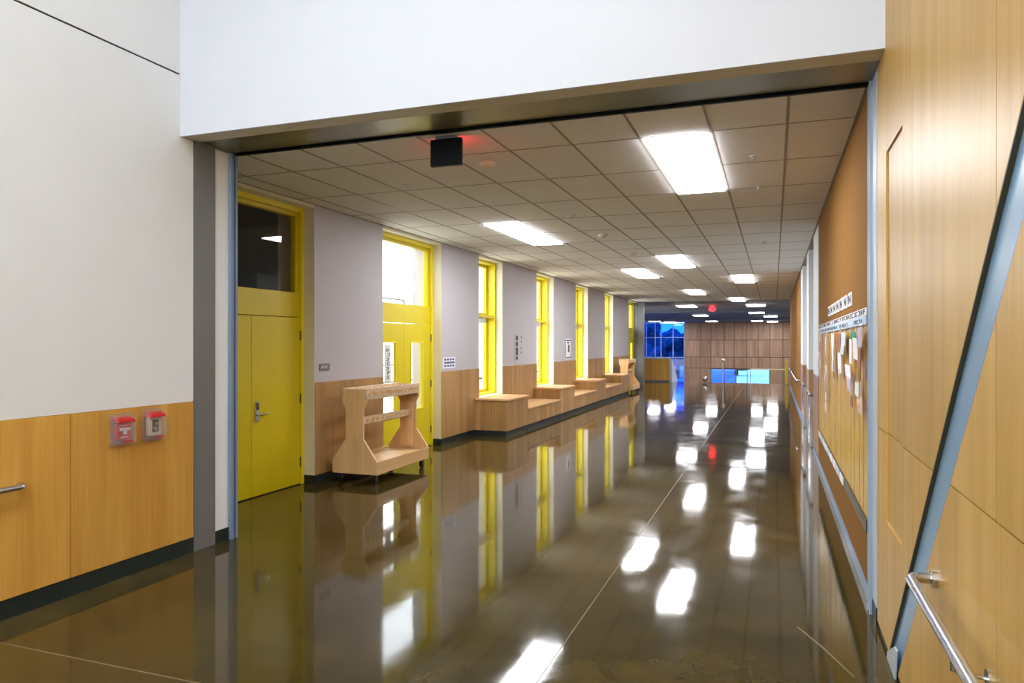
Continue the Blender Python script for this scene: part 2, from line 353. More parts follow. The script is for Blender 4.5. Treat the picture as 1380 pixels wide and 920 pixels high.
def handrail(label, x, xw, ya, yb_, z, r=.021, ends=(True, True)):
    t = empty('handrail', (x, (ya + yb_) / 2, z)); tag(t, label, 'handrail')
    pts = []
    d = 1 if xw > x else -1
    if ends[0]: pts += [(xw - .001 * d, ya, z), (x + .04 * d, ya, z), (x + .012 * d, ya + .012 * (1 if yb_ > ya else -1), z), (x, ya + .04 * (1 if yb_ > ya else -1), z)]
    else: pts += [(x, ya, z)]
    pts += [(x, yb_, z)]
    tube('rail', pts, r, 'chrome', t, 16)
    n = max(2, int(abs(yb_ - ya) / 1.6))
    for k in range(n):
        y = ya + (yb_ - ya) * (k + .35) / n
        tube('bracket', [(x, y, z - r), (x, y, z - .06), (xw, y, z - .075)], .007, 'chrome', t, 8)
        lathe('bracket_plate', [(.03, 0), (.03, -.006 * d)], (xw, y, z - .075), 'chrome', t, 16, 'x')
    return t
handrail('stainless wall handrail in front of the tall maple wall', .505, XR, 3.22, -3, .825)
t = [o for o in COL.objects if o.name.startswith('handrail')][-1]
lathe('wall_flange', [(.034, 0), (.034, -.02), (.026, -.024)], (XR, 3.22, .825), 'chrome', t, 20, 'x')
handrail('stainless handrail on the maple wainscot under the white wall', XF + .075, XF + .012, 3.26, -3, .835)

# ------------------------------------------------------------------ foreground hall behind the camera
w = box('wall_back', XF - .3, XR + .3, -5.2, -5, 0, 2.6, 'wall'); struct(w, 'white wall below the tall rear glazing', 'wall')
w = box('wall_rear_head', XF - .3, XR + .3, -5.2, -5, 5.7, FH, 'wall'); struct(w, 'white wall above the tall rear glazing', 'wall')
wn = empty('window_9', (-2, -5.1, 2.3)); struct(wn, 'wide unseen rear clerestory window added to light the header', 'window')  # unseen window, added and sized to light the header from behind
for k in range(5): x = XF - .3 + (XR + .6 - XF - .06) * k / 4; box('mullion', x, x + .06, -5.15, -5.05, 2.6, 5.7, 'greyl', wn)
box('pane', XF - .3, XR + .3, -5.105, -5.095, 2.6, 5.7, 'glass', wn)
c = empty('ceiling_hall', (-2, 0, FH)); struct(c, 'white hall ceiling with an unseen skylight added for light', 'ceiling')
SK = (-3.0, -.9, -3.0, 2.9)
for a in ((XF - .3, XR + .3, -5.2, SK[2]), (XF - .3, XR + .3, SK[3], 5.25), (XF - .3, SK[0], SK[2], SK[3]), (SK[1], XR + .3, SK[2], SK[3])): box('ceiling_board', *a, FH, FH + .2, 'wall', c)
box('added_skylight_pane', SK[0], SK[1], SK[2], SK[3], FH + .1, FH + .11, 'glass', c)  # unseen skylight, added and sized to brighten the left wall

# ------------------------------------------------------------------ corridor left wall: piers with wainscot planks
wC = empty('wall_corridor_left', (XL, 18, 0)); struct(wC, 'pale lavender corridor wall with oak wainscot between yellow windows', 'wall')
PIERS = [(7.547, 9.2), (11.156, 12.82), (14.11, 16.42), (17.84, 20.06), (21.47, 23.83), (25.13, 28.04)]
for k, (y0, y1) in enumerate(PIERS):
    p = box('pier', -5.9, XL, y0, y1, 0, H, 'lav', wC)
    n = (2, 2, 9, 9, 8, 6)[k]; wd = (y1 - y0) / n
    for i in range(n): box('plank', XL - .01, XL + .014, y0 + wd * i + .004, y0 + wd * (i + 1) - .004, .11, 1.26, 'oak', p, .003)
    box('window_lit_return', -5.52, XL + .002, y0 - .006, y0, .11, H - .04, 'lit_white', p)
    box('base_strip', -5.52, XL + .006, y0 - .007, y1, 0, .11, 'base', p)
box('lintel', -5.9, XL - .004, 5.25, YE, 3.42, 4.1, 'lit_white', wC)
box('pier', -5.9, XL, 5.25, 5.62, 0, 3.42, 'lav', wC)
p = box('pier', -5.9, XL, 29.95, YE, 0, H, 'grey', wC)
colm = box('trim_5', -5.34, -5.1, 29.95, 30.25, 0, H, 'grey'); struct(colm, 'grey square column at the end of the corridor', 'column')

# windows 1-4
def window(n, y0, y1):
    t = empty('window_%d' % n, (-5.6, (y0 + y1) / 2, .7)); struct(t, 'tall narrow yellow framed window, number %s from the double door' % ('one', 'two', 'three', 'four')[n - 1], 'window')
    z0, zt, z1 = .7, 2.29, 3.42; x0, x1 = -5.74, -5.5; f = .05
    boxes('frame', [(x0, x1, y0, y0 + f, z0, z1), (x0, x1, y1 - f, y1, z0, z1), (x0, x1, y0 + f, y1 - f, z0, z0 + .04), (x0, x1, y0 + f, y1 - f, z1 - f, z1)], 'yellow_f', t, .003)
    box('transom_bar', x0 + .02, x1 + .0, y0 + f, y1 - f, zt - .02, zt + .03, 'yellow_f', t, .003)
    for a, bz in ((z0 + .04, zt - .02), (zt + .03, z1 - f)):
        s = boxes('sash', [(x0 + .01, x0 + .07, y0 + f, y0 + f + .06, a, bz), (x0 + .01, x0 + .07, y1 - f - .06, y1 - f, a, bz), (x0 + .01, x0 + .07, y0 + f + .06, y1 - f - .06, a, a + .05), (x0 + .01, x0 + .07, y0 + f + .06, y1 - f - .06, bz - .05, bz)], 'yellow', t, .003)
        box('pane', x0 + .035, x0 + .041, y0 + f + .06, y1 - f - .06, a + .05, bz - .05, 'glass', s)
    la = box('latch', x0 + .07, x1 - .02, (y0 + y1) / 2 - .1, (y0 + y1) / 2 + .14, zt - .13, zt - .03, 'greyl', t, .008)
    box('crank_handle', x0 + .07, x0 + .16, (y0 + y1) / 2 - .05, (y0 + y1) / 2 + .12, 1.02, 1.05, 'dkmetal', t, .006)
    box('sill', -5.5, XL + .0, y0, y1, .64, .699, 'lit_white', t)
    box('apron', -5.9, XL, y0, y1, 0, .64, 'lav', t)
for i in range(4): window(i + 1, PIERS[i + 1][1], PIERS[i + 2][0])

# ------------------------------------------------------------------ doors
def door(n, y0, y1, seam, lites, label, dark=False):
    xa, xb = -5.66, -5.5; f = .06
    t = empty('door_%d' % n, (-5.58, (y0 + y1) / 2, 0)); struct(t, label, 'door')
    zl, zr, zt = 2.06, 2.37, 3.42
    boxes('frame', [(xa, xb, y0, y0 + f, 0, zt), (xa, xb, y1 - f, y1, 0, zt), (xa, xb, y0 + f, y1 - f, zt - f, zt)], 'yellow_f', t, .003)
    box('transom_panel', xa + .03, xb - .03, y0 + f, y1 - f, zl + .008, zr, 'yellow', t, .003)
    boxes('glazing_bead', [(xa + .03, xb - .05, y0 + f, y0 + f + .05, zr, zt - f), (xa + .03, xb - .05, y1 - f - .05, y1 - f, zr, zt - f), (xa + .03, xb - .05, y0 + f + .05, y1 - f - .05, zt - f - .05, zt - f)], 'yellow', t, .003)
    box('transom_pane', xa + .06, xa + .066, y0 + f + .05, y1 - f - .05, zr, zt - f - .05, 'glass', t)
    for a, c, L in ((y0 + f + .003, seam - .003, lites[0]), (seam + .003, y1 - f - .003, lites[1])):
        X0, X1 = xb - .065, xb - .02
        if L:
            l0, l1, k0, k1 = L
            lf_ = boxes('leaf', [(X0, X1, a, l0, .012, zl), (X0, X1, l1, c, .012, zl), (X0, X1, l0, l1, .012, k0), (X0, X1, l0, l1, k1, zl)], 'yellow', t)
            box('lite', X0 + .02, X0 + .026, l0, l1, k0, k1, 'glass', lf_)
            boxes('lite_bead', [(X1, X1 + .008, l0 - .02, l0, k0 - .02, k1 + .02), (X1, X1 + .008, l1, l1 + .02, k0 - .02, k1 + .02), (X1, X1 + .008, l0, l1, k0 - .02, k0), (X1, X1 + .008, l0, l1, k1, k1 + .02)], 'yellow_f', lf_, .002)
        else:
            lf_ = box('leaf', X0, X1, a, c, .012, zl, 'yellow', t, .002)
        far = c > seam
        if far:
            for z in (.28, 1.06, 1.84): tube('hinge', [(X1 + .008, c + .002, z - .06), (X1 + .008, c + .002, z + .06)], .011, 'dkmetal', lf_, 8)
        box('door_sweep', X0 + .005, X1 + .002, a, c, .003, .0115, 'black', lf_)
        if far and not L:
            yh = seam + .085
            pl = box('lock_plate', X1, X1 + .014, yh - .035, yh + .035, .86, 1.09, 'chrome', lf_, .004)
            tube('lever', [(X1 + .012, yh, .935), (X1 + .055, yh, .935), (X1 + .06, yh + .012, .935), (X1 + .062, yh + .14, .945)], .011, 'chrome', lf_, 10)
            box('keypad', X1 + .014, X1 + .017, yh - .022, yh + .022, .99, 1.07, 'dkmetal', lf_)
    box('threshold', xa, xb, y0 + f, y1 - f, 0, .002, 'dkmetal', t)
    return t
door(1, 5.62, 7.547, 6.6, (None, None), 'solid yellow double door with dark transom glass and lever handle')
d2 = door(2, 9.2, 11.156, 10.15, ((9.5, 9.89, .6, 1.75), (10.4, 10.8, .68, 1.75)), 'yellow double door with glass lites and bright transom')
door(3, 28.04, 29.95, 29.0, ((28.3, 28.7, .65, 1.75), (29.3, 29.7, .65, 1.75)), 'yellow double door at the far end beside the column')
# dark room behind door 1
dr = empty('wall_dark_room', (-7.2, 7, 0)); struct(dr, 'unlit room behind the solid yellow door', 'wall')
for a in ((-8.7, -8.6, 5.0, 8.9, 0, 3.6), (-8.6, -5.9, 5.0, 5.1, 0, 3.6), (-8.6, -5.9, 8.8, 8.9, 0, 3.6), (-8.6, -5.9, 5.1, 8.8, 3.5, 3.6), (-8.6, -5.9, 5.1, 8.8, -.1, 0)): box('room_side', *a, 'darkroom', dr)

# ------------------------------------------------------------------ window benches (upper boxes before windows, lower seats between)
U, Lw = .70, .44; XB = -4.68
units = [(12.6, 13.82, U), (13.82, 16.17, Lw), (16.17, 17.43, U), (17.43, 19.75, Lw), (19.75, 21.0, U), (21.0, 23.33, Lw), (23.33, 24.72, U)]
names = ['first', 'second', 'third', 'fourth']
for k, (y0, y1, z) in enumerate(units):
    hi = z == U
    lab = ('tall oak window bench box, %s from the yellow double doors' % names[k // 2]) if hi else ('low oak bench seat between tall boxes, %s from the yellow double doors' % names[k // 2])
    t = empty('window_bench', ((XL + XB) / 2, (y0 + y1) / 2, 0)); tag(t, lab, 'bench', 'oak benches along the window wall')
    e = .004
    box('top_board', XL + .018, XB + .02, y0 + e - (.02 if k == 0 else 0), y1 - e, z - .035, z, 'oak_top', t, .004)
    n = 4 if hi else 6; wd = (y1 - y0 - 2 * e) / n
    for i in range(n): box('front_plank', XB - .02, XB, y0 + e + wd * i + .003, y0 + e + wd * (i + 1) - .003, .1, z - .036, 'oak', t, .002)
    if hi:
        s0, s1 = (.1 if k == 0 else Lw), z - .036
        m = 6 if k == 0 else 3; wx = (XB - .021 - XL - .018) / m
        for i in range(m):
            for yy in ((y0 + e, y0 + e + .02), (y1 - e - .02, y1 - e)):
                if yy[0] > y0 + .1: zz = Lw + .001
                else: zz = s0 + (.001 if k else 0)
                box('side_plank', XL + .018 + wx * i + .001, XL + .018 + wx * (i + 1) - .001, yy[0], yy[1], zz, s1, 'oak', t)
    box('plinth', XL + .018, XB - .03, y0 + e + .01, y1 - e, 0, .099, 'base', t)

# ------------------------------------------------------------------ corridor right wall
w = empty('wall_corridor_right', (XR, 18, 0)); struct(w, 'tan tackboard corridor wall with white pilasters and alcoves', 'wall')
box('core', XR + .5, XR + .8, 5.25, YE, 0, 4.1, 'wall', w)
box('cork_face', XR, XR + .5, 5.25, 11.2, .11, H, 'cork', w)
def white_pier(y0, y1, m='wall'):
    box('white_pier', XR, XR + .5, y0, y1, 1.262, H, m, w); 
    n = max(1, round((y1 - y0) / .6)); d = (y1 - y0) / n
    for i in range(n): box('plank', XR + .0, XR + .5, y0 + d * i + .002, y0 + d * (i + 1) - .002, .11, 1.26, 'oak', w)
white_pier(11.2, 12.6); white_pier(14.3, 15.2); white_pier(17.2, 18.4)
for y0, y1 in ((12.6, 14.3), (15.2, 17.2)):
    box('alcove_back', XR + .4, XR + .5, y0, y1, 0, H, 'wall', w)
box('cork_face', XR, XR + .5, 18.4, YE, .11, H, 'cork', w)
for y0, y1 in ((5.25, 12.6), (14.3, 15.2), (17.2, YE)):
    b = box('baseboard_right', XR - .004, XR + .02 if False else XR + .4, y0, y1, 0, .1, 'bluegrey'); struct(b, 'blue grey base along the tan wall under the gold board' if y0 < 6 else 'short blue grey base between the two fountain alcoves' if y0 < 15 else 'blue grey base along the far tan wall past the alcoves', 'baseboard')
handrail('stainless handrail on the far tan wall past the alcoves', .52, XR, 19.0, 28.5, .83)

# drinking fountains in the alcoves
def fountain(yc, label):
    t = empty('drinking_fountain', (XR + .15, yc, 0)); tag(t, label, 'fountain', 'stainless fountains in the alcoves')
    box('cabinet', XR - .03, XR + .399, yc - .38, yc + .38, .0, .86, 'chrome', t, .01)
    box('basin', XR - .06, XR + .38, yc - .4, yc + .4, .861, .92, 'chrome', t, .02)
    box('back_panel', XR + .3, XR + .399, yc - .38, yc + .38, .921, 1.5, 'chrome', t, .006)
    tube('spout', [(XR + .2, yc, .92), (XR + .2, yc, .99), (XR + .14, yc, 1.03), (XR + .1, yc, 1.02)], .014, 'chrome', t, 10)
    box('push_button', XR - .07, XR - .0605, yc - .12, yc + .12, .875, .905, 'black', t)
fountain(13.4, 'stainless drinking fountain in the alcove next to the tan pinboard wall'); fountain(16.3, 'stainless drinking fountain in the second alcove past the white pier')

# ------------------------------------------------------------------ display board on the tan wall
bd = empty('display_board', (XR - .02, 7.8, .56)); tag(bd, 'gold striped display board on the tan wall', 'board')
box('backing', XR - .012, XR - .001, 5.27, 10.62, .58, 1.9, 'gold', bd)
nst = 44; d = (10.62 - 5.27) / nst
base = None
for i in range(nst):
    y = 5.27 + d * i
    tk = .005 + .005 * random.random()
    box('gold_strip', XR - .012 - tk, XR - .012, y + .006, y + d - .006, .585, 1.895, 'gold', bd)
bn = empty('paper_banner', (XR - .03, 7.85, 1.875)); tag(bn, 'white paper banner with dark lettering along the top of the gold board', 'banner')
box('upper_strip', XR - .03, XR - .024, 5.27, 10.5, 1.935, 1.985, 'paper', bn); box('lower_strip', XR - .034, XR - .024, 5.27, 10.5, 1.872, 1.932, 'bluepaper', bn)
def glyph(name, x, y, z, w_, h_, mat, parent):
    f = -1 if x > 0 else 1   # reading direction on the two walls
    k = random.choice((0, 1, 2, 3)); s = .18 * w_ + .004; L = []
    def seg(a, b, c, d): L.append((x - .002, x, y + f * a, y + f * b, z + c, z + d))
    if k in (0, 1, 3): seg(-w_ / 2, -w_ / 2 + s, 0, h_)
    if k in (0, 2): seg(w_ / 2 - s, w_ / 2, 0, h_)
    if k in (1, 2, 3): seg(-w_ / 2, w_ / 2, h_ * .82, h_)
    if k in (0, 1): seg(-w_ / 2, w_ / 2, h_ * .42, h_ * .6)
    if k in (2, 3): seg(-w_ / 2, w_ / 2, 0, h_ * .18)
    return boxes(name, L, mat, parent)
for i in range(34): glyph('letter', XR - .0305, 5.36 + i * .152, 1.942, .1, .036, 'ink', bn)
for i in range(40):
    if random.random() < .8: glyph('letter', XR - .0345, 5.34 + i * .129, 1.885, .07, .03, random.choice(('ink', 'inkblue', 'green')), bn)
for i in range(7):
    y = 6.6 + i * .4
    c = empty('title_card', (XR - .006, y, 2.06)); tag(c, '%s white lettered title card above the banner, counted from the shutter track' % ('first', 'second', 'third', 'fourth', 'fifth', 'sixth', 'seventh')[i], 'card', 'title cards above the banner')
    sh = .05 * math.sin(i * 2.1)
    prism('card', [(y - .16, 2.055), (y + .16 + sh, 2.06), (y + .15, 2.165), (y - .13 + sh, 2.17)], 'x', XR - .008, XR - .001, 'paper', c)
    a, b_ = y - .1, y + .1
    prism('letter', [(b_, 2.075), (b_ - .04, 2.075), (b_ - .04, 2.125), (a + .04, 2.075), (a, 2.075), (a, 2.15), (a + .04, 2.15), (a + .04, 2.1), (b_ - .04, 2.15), (b_, 2.15)], 'x', XR - .0105, XR - .0081, 'ink', c)
bs = empty('photo_strip', (XR - .02, 7.9, .52)); tag(bs, 'long white strip of pictures along the lower edge of the gold board', 'strip')
box('ledge', XR - .03, XR - .001, 5.27, 10.6, .5, .575, 'dkmetal', bs)
for i in range(9): box('picture', XR - .036, XR - .0305, 6.9 + i * .41, 7.22 + i * .41, .505, .572, random.choice(('paper', 'paper', 'bluepaper')), bs)

X0 = XR - .05
def sheet(y0, y1, z0, z1, mat, parent, skew=0., off=0.):
    return prism('paper_piece', [(y0 + skew, z0), (y1 + skew, z0 + .01), (y1, z1), (y0, z1 - .008)], 'x', X0 - .004 - off, X0 - off, mat, parent)
def hanging(label, pieces):
    yc = sum(p[0] + p[1] for p in pieces) / 2 / len(pieces)
    t = empty('paper_hanging', (X0, yc, min(p[2] for p in pieces))); tag(t, label, 'paper craft', 'paper crafts hanging from the banner')
    top = 1.87
    tube('string', [(X0 + .004, yc, 1.875), (X0 + .004, yc, min(p[2] for p in pieces))], .0025, 'paper', t, 6)
    box('tack', X0 - .002, XR - .023, yc - .006, yc + .006, 1.873, 1.885, 'white', t)
    for i, p in enumerate(pieces): sheet(p[0], p[1], p[2], p[3], p[4], t, p[5] if len(p) > 5 else 0, .0045 * (i % 3))
ch = lambda y, z0, z1, n, ms: [(y - .07, y + .07, z1 - (z1 - z0) * (i + .9) / n, z1 - (z1 - z0) * i / n, ms[i % len(ms)], .05 * (-1) ** i) for i in range(n)]
hanging('short thin chain of pale paper links at the far edge of the gold board', ch(9.95, 1.32, 1.86, 5, ['paper', 'gold', 'pinkpaper']))
hanging('longest thin chain of pale paper links reaching low on the gold board', ch(8.8, .98, 1.82, 8, ['paper', 'pinkpaper', 'gold']))
hanging('looped pink and white paper ribbon with brown tip on the gold board', [(7.6, 7.75, 1.55, 1.85, 'pinkpaper', .15), (7.8, 7.95, 1.58, 1.85, 'paper', -.15), (7.55, 7.8, 1.47, 1.56, 'lavpaper', .05), (7.6, 7.7, 1.4, 1.47, 'brownpaper')])
hanging('brown paper strip with white cut paper below it on the gold board', [(6.92, 7.34, 1.67, 1.84, 'brownpaper'), (6.85, 7.14, 1.49, 1.66, 'paper', -.05), (6.9, 7.05, 1.47, 1.53, 'pinkpaper')])
hanging('wide pale blue folded paper tail on the gold board', [(6.42, 6.8, 1.73, 1.84, 'bluepaper', .03), (6.5, 6.8, 1.65, 1.74, 'bluepaper', .08)])
hanging('long white paper figure with tilted sheet and pink tip on the gold board', [(5.94, 6.12, 1.59, 1.78, 'paper'), (6.05, 6.44, 1.48, 1.58, 'paper', -.08), (5.97, 6.22, 1.38, 1.48, 'lavpaper', -.06), (5.88, 6.02, 1.27, 1.36, 'brownpaper', .03)])
hanging('green and white paper cutout near the banner on the gold board', [(5.68, 5.98, 1.77, 1.84, 'green', .04), (5.55, 5.82, 1.63, 1.79, 'paper', -.06)])
hanging('lilac paper with strips and an orange dot card beside the blue grey track', [(5.28, 5.52, 1.72, 1.86, 'lavpaper'), (5.3, 5.44, 1.49, 1.72, 'brownpaper', .05), (5.37, 5.6, 1.38, 1.48, 'paper', .04), (5.28, 5.53, 1.27, 1.39, 'pinkpaper', .02)])
t = [o for o in COL.objects if o.name.startswith('paper_hanging') and 'orange dot' in o.get('label', '')][0]
lathe('orange_dot', [(.035, 0), (.035, -.003)], (X0 - .018, 5.41, 1.33), 'orange', t, 16, 'x')

# ------------------------------------------------------------------ ceiling: tees, tiles, troffers
ce = empty('ceiling', (-2.4, 17, H)); struct(ce, 'suspended ceiling of large beige tiles in a grid', 'ceiling')
xs = [XL] + [.098 - .577 * k for k in range(9, -1, -1)] + [XR]
ys = [5.25, 6.02] + [6.02 + 1.175 * k for k in range(1, 21)] + [YE]
TR = [(-1.055, 6.02), (-3.94, 9.545), (-2.21, 14.245), (-3.363, 16.595), (-1.055, 18.945), (-2.786, 23.645), (-1.632, 28.345)]
def is_light(x, y):
    return any(abs(x - a) < .1 and b - .1 < y < b + 1.3 for a, b in TR)
tile_me = {}
for i in range(len(xs) - 1):
    for j in range(len(ys) - 1):
        if is_light(xs[i], ys[j]): continue
        x0, x1, y0, y1 = xs[i] + .011, xs[i + 1] - .011, ys[j] + .011, ys[j + 1] - .011
        key = (round(x1 - x0, 3), round(y1 - y0, 3))
        loc = ((x0 + x1) / 2, (y0 + y1) / 2, H + .003)
        if key in tile_me: link(bpy.data.objects.new('ceiling_tile', tile_me[key]), ce, loc)
        else:
            o = box('ceiling_tile', x0, x1, y0, y1, H + .003, H + .02, 'tile', ce); tile_me[key] = o.data
for x0, x1, y0, y1 in ((XL, XL + .025, 5.25, YE), (XR - .025, XR, 5.25, YE), (XL + .025, XR - .025, 5.25, 5.275)): box('wall_angle', x0, x1, y0, y1, H - .003, H + .012, 'tee', ce)
for x in xs[1:-1]: box('main_tee', x - .011, x + .011, 5.25, YE, H, H + .03, 'tee', ce)
for j, y in enumerate(ys[1:-1]):
    box('cross_tee', XL, XR, y - .0095, y + .0095, H + .0012, H + .025, 'tee', ce) if not any(b < y < b + 2.3 and abs(y - b) > .1 for a, b in TR) else boxes('cross_tee', [s for s in [(x0, x1, y - .0095, y + .0095, H + .0012, H + .025) for x0, x1 in zip(xs, xs[1:]) if not (is_light(x0, y) and is_light(x0, y - .5))]], 'tee', ce)
rf = box('trim_6', -5.9, XR + .8, 5.25, YE, 3.9, 4.1, 'midceil'); struct(rf, 'roof slab hidden above the corridor ceiling', 'roof')
def troffer(x, y, L=2.35, w_=.577, z=H, label=''):
    t = empty('ceiling_troffer', (x + w_ / 2, y + L / 2, z)); tag(t, label, 'ceiling light', 'ceiling lights')
    e = .012
    boxes('housing', [(x + e, x + e + .02, y + e, y + L - e, z, z + .06), (x + w_ - e - .02, x + w_ - e, y + e, y + L - e, z, z + .06), (x + e + .02, x + w_ - e - .02, y + e, y + e + .02, z, z + .06), (x + e + .02, x + w_ - e - .02, y + L - e - .02, y + L - e, z, z + .06)], 'white', t)
    box('diffuser', x + e + .02, x + w_ - e - .02, y + e + .02, y + L - e - .02, z - .02, z + .02, 'troffer', t)
TL = ['long bright ceiling light in the tile row right behind the steel shutter housing', 'long bright ceiling light above the glazed yellow double door', 'bright ceiling light level with the second yellow window, middle of the corridor',
      'bright ceiling light nearer the window wall, just past the second yellow window', 'bright ceiling light nearer the tan wall, level with the third yellow window', 'bright ceiling light in the corridor middle, level with the last window bench', 'last recessed ceiling light before the corridor tiles end']
for (a, b_), lab in zip(TR, TL): troffer(a, b_, label=lab)
# ceilings beyond the corridor end
c2 = empty('ceiling_far', (-5, 45, H)); struct(c2, 'grey and blue grey ceiling of the far hall', 'ceiling')
box('ceiling_board', -14, 4, YE, 39, H + .02, H + .2, 'midceil', c2); box('ceiling_board', -14, 4, 39, 62.2, H + .02, H + .2, 'farceil', c2)
box('soffit_beam', -14, 4, 38.9, 39.3, H - .12, H + .02, 'farceil', c2)
box('soffit_beam', -14, 4, 52, 52.4, H - .14, H + .02, 'farceil', c2)
FL = [(-3.72, 33.2, 'surface ceiling light over the floor edge beside the red lamp'), (-.75, 33.3, 'surface ceiling light over the stair guardrail'), (-.9, 41.7, 'far hall ceiling light just past the first dark soffit beam, before the wood wall'),
      (-4.2, 44.9, 'far hall ceiling light between the dark soffit beams, towards the dusk tinted glass'), (-.2, 47.6, 'far hall ceiling light between the dark soffit beams, last before the second beam'),
      (-4.5, 57, 'ceiling light close to the left end of the wood panelled far wall'), (-1.2, 57, 'ceiling light close to the far wood wall above the pale window band'), (-.1, 59.3, 'ceiling light closest to the wood panelled far wall'),
      (-8.6, 55, 'ceiling light in front of the dusk tinted glass past the second beam'), (-7.9, 59, 'ceiling light closest to the dusk tinted glass curtain wall')]
for x, y, lab in FL: troffer(x - .42, y - .5, 1.5, .84, H - .041, lab)
for x, y, label, s in ((-2.55, 6.33, 'small round white smoke detector close to the black exit sign', 1), (-2.55, 9.33, 'small white ceiling sensor between the two nearest rows of lights', .8), (-2.54, 11.16, 'white ceiling sensor with paired lenses in the middle of the corridor ceiling', 1), (-2.54, 13.7, 'white ceiling sensor just before the third ceiling light', 1)):
    t = empty('smoke_detector', (x, y, H - .05)); tag(t, label, 'detector', 'ceiling detectors')
    lathe('base', [(.075 * s, .05), (.075 * s, .03), (.06 * s, .02)], (x, y, H - .05), 'white', t)
    lathe('dome', [(.05 * s, .02), (.045 * s, .005), (.02 * s, 0)], (x, y, H - .05), 'beige', t)
for x, y, label in ((-.18, 6.94, 'sprinkler head beside the largest bright ceiling light'), (-.16, 8.3, 'sprinkler head just past the largest bright ceiling light'), (-.15, 12.9, 'sprinkler head farther along the ceiling near the tan wall'), (-3.73, 6.93, 'sprinkler head in the ceiling near the solid yellow door')):
    t = empty('sprinkler_head', (x, y, H - .045)); tag(t, label, 'sprinkler', 'ceiling sprinklers')
    lathe('escutcheon', [(.035, .045), (.035, .038), (.02, .034)], (x, y, H - .045), 'greyl', t, 16)
    lathe('deflector', [(.01, .034), (.008, .022), (.018, .018), (.018, .014)], (x, y, H - .045), 'greyl', t, 12)
# exit sign, seen from its unlit back
t = empty('exit_sign', (-2.55, 5.42, H - .24)); tag(t, 'black exit sign box hanging from the ceiling with red glow', 'sign')
box('canopy', -2.64, -2.46, 5.39, 5.45, H - .02, H - .001, 'bluegrey', t)
box('housing', -2.69, -2.41, 5.4, 5.44, H - .245, H - .021, 'black', t, .004)
box('lit_face', -2.68, -2.42, 5.4401, 5.445, H - .235, H - .03, 'redglow', t)
# red lamp at the far ceiling
t = empty('red_ceiling_lamp', (-2.68, 34.4, H - .25)); tag(t, 'round glowing red lamp on the far ceiling', 'lamp')
lathe('lamp_bowl', [(.03, .0), (.12, .02), (.17, .1), (.12, .2), (.05, .23)], (-2.68, 34.4, H - .25), 'redglow', t, 20)
lathe('mount', [(.06, .231), (.06, .268)], (-2.68, 34.4, H - .25), 'white', t, 16)

# ------------------------------------------------------------------ rolling wooden carts
def cart(loc, rz, label, L=1.42):
    t = empty('wooden_cart', loc); t.rotation_euler.z = rz; tag(t, label, 'cart')
    # local: x across (front +x), y along
    pr = [(-.32, .12), (.32, .12), (.32, .28), (.127, .553), (.127, .93), (.17, 1.0), (.17, 1.173), (-.17, 1.173), (-.17, 1.0), (-.127, .93), (-.127, .553), (-.32, .28)]
    def loc_(o, p=t):
        o.location = o.location + wl(p) if False else o.location; return o
    WL[t.name] = Vector((0, 0, 0))
    for y in (0, L - .03): prism('end_panel', pr, 'y', y, y + .03, 'birch', t, .003)
    dk = box('deck', -.3, .3, .03, L - .03, .22, .25, 'birch_h', t, .003)
    box('deck_front', .3, .32, .031, L - .031, .121, .279, 'birch_h', t, .003); box('deck_back', -.32, -.3, .031, L - .031, .121, .279, 'birch_h', t, .003)
    box('top_board', -.15, .15, .03, L - .03, 1.125, 1.15, 'birch_h', t, .003)
    for x0, x1 in ((.15, .175), (-.175, -.15)):
        tb = box('top_rail', x0, x1, -.005, L + .005, 1.04, 1.185, 'carved', t, .008)
    mr_ = box('middle_rail', .03, .06, .031, L - .031, .72, .82, 'carved', t, .01)
    # carved scrolls standing proud of the rails
    for n, z, xx, r0 in ((13, 1.112, .176, .036), (11, .77, .061, .03)):
        for i in range(n):
            yc = .1 + (L - .2) * i / (n - 1); q = []
            for k in range(13):
                a = k / 12 * 4.4 * math.pi * (1 if i % 2 else -1) + 1; rr = r0 * (1 - .75 * k / 12)
                q.append((xx + .001, yc + rr * 1.25 * math.cos(a), z + rr * math.sin(a)))
            tube('scroll_carving', q, .0055, 'birch', t, 5)
    prism('side_cheek', [(-.1, .282), (.1, .282), (.1, .9), (.08, .92), (-.08, .92), (-.1, .9)], 'y', L - .06, L - .031, 'birch', t, .003)
    for x in (-.25, .25):
        for y in (.08, L - .08):
            cs = lathe('caster_wheel', [(.03, -.019), (.05, -.016), (.05, .016), (.03, .019)], (x, y, .05), 'rubber', t, 20, 'x')
            boxes('caster_fork', [(x - .026, x - .02, y - .02, y + .02, .045, .11), (x + .02, x + .026, y - .02, y + .02, .045, .11), (x - .03, x + .03, y - .03, y + .03, .11, .1195)], 'dkmetal', t)
    return t
cart((-4.91, 7.75, 0), R(0), 'pale plywood rolling cart with carved rails beside the solid yellow door')
cart((-4.9, 24.85, 0), R(0), 'pale plywood rolling cart past the last window bench', 1.3)

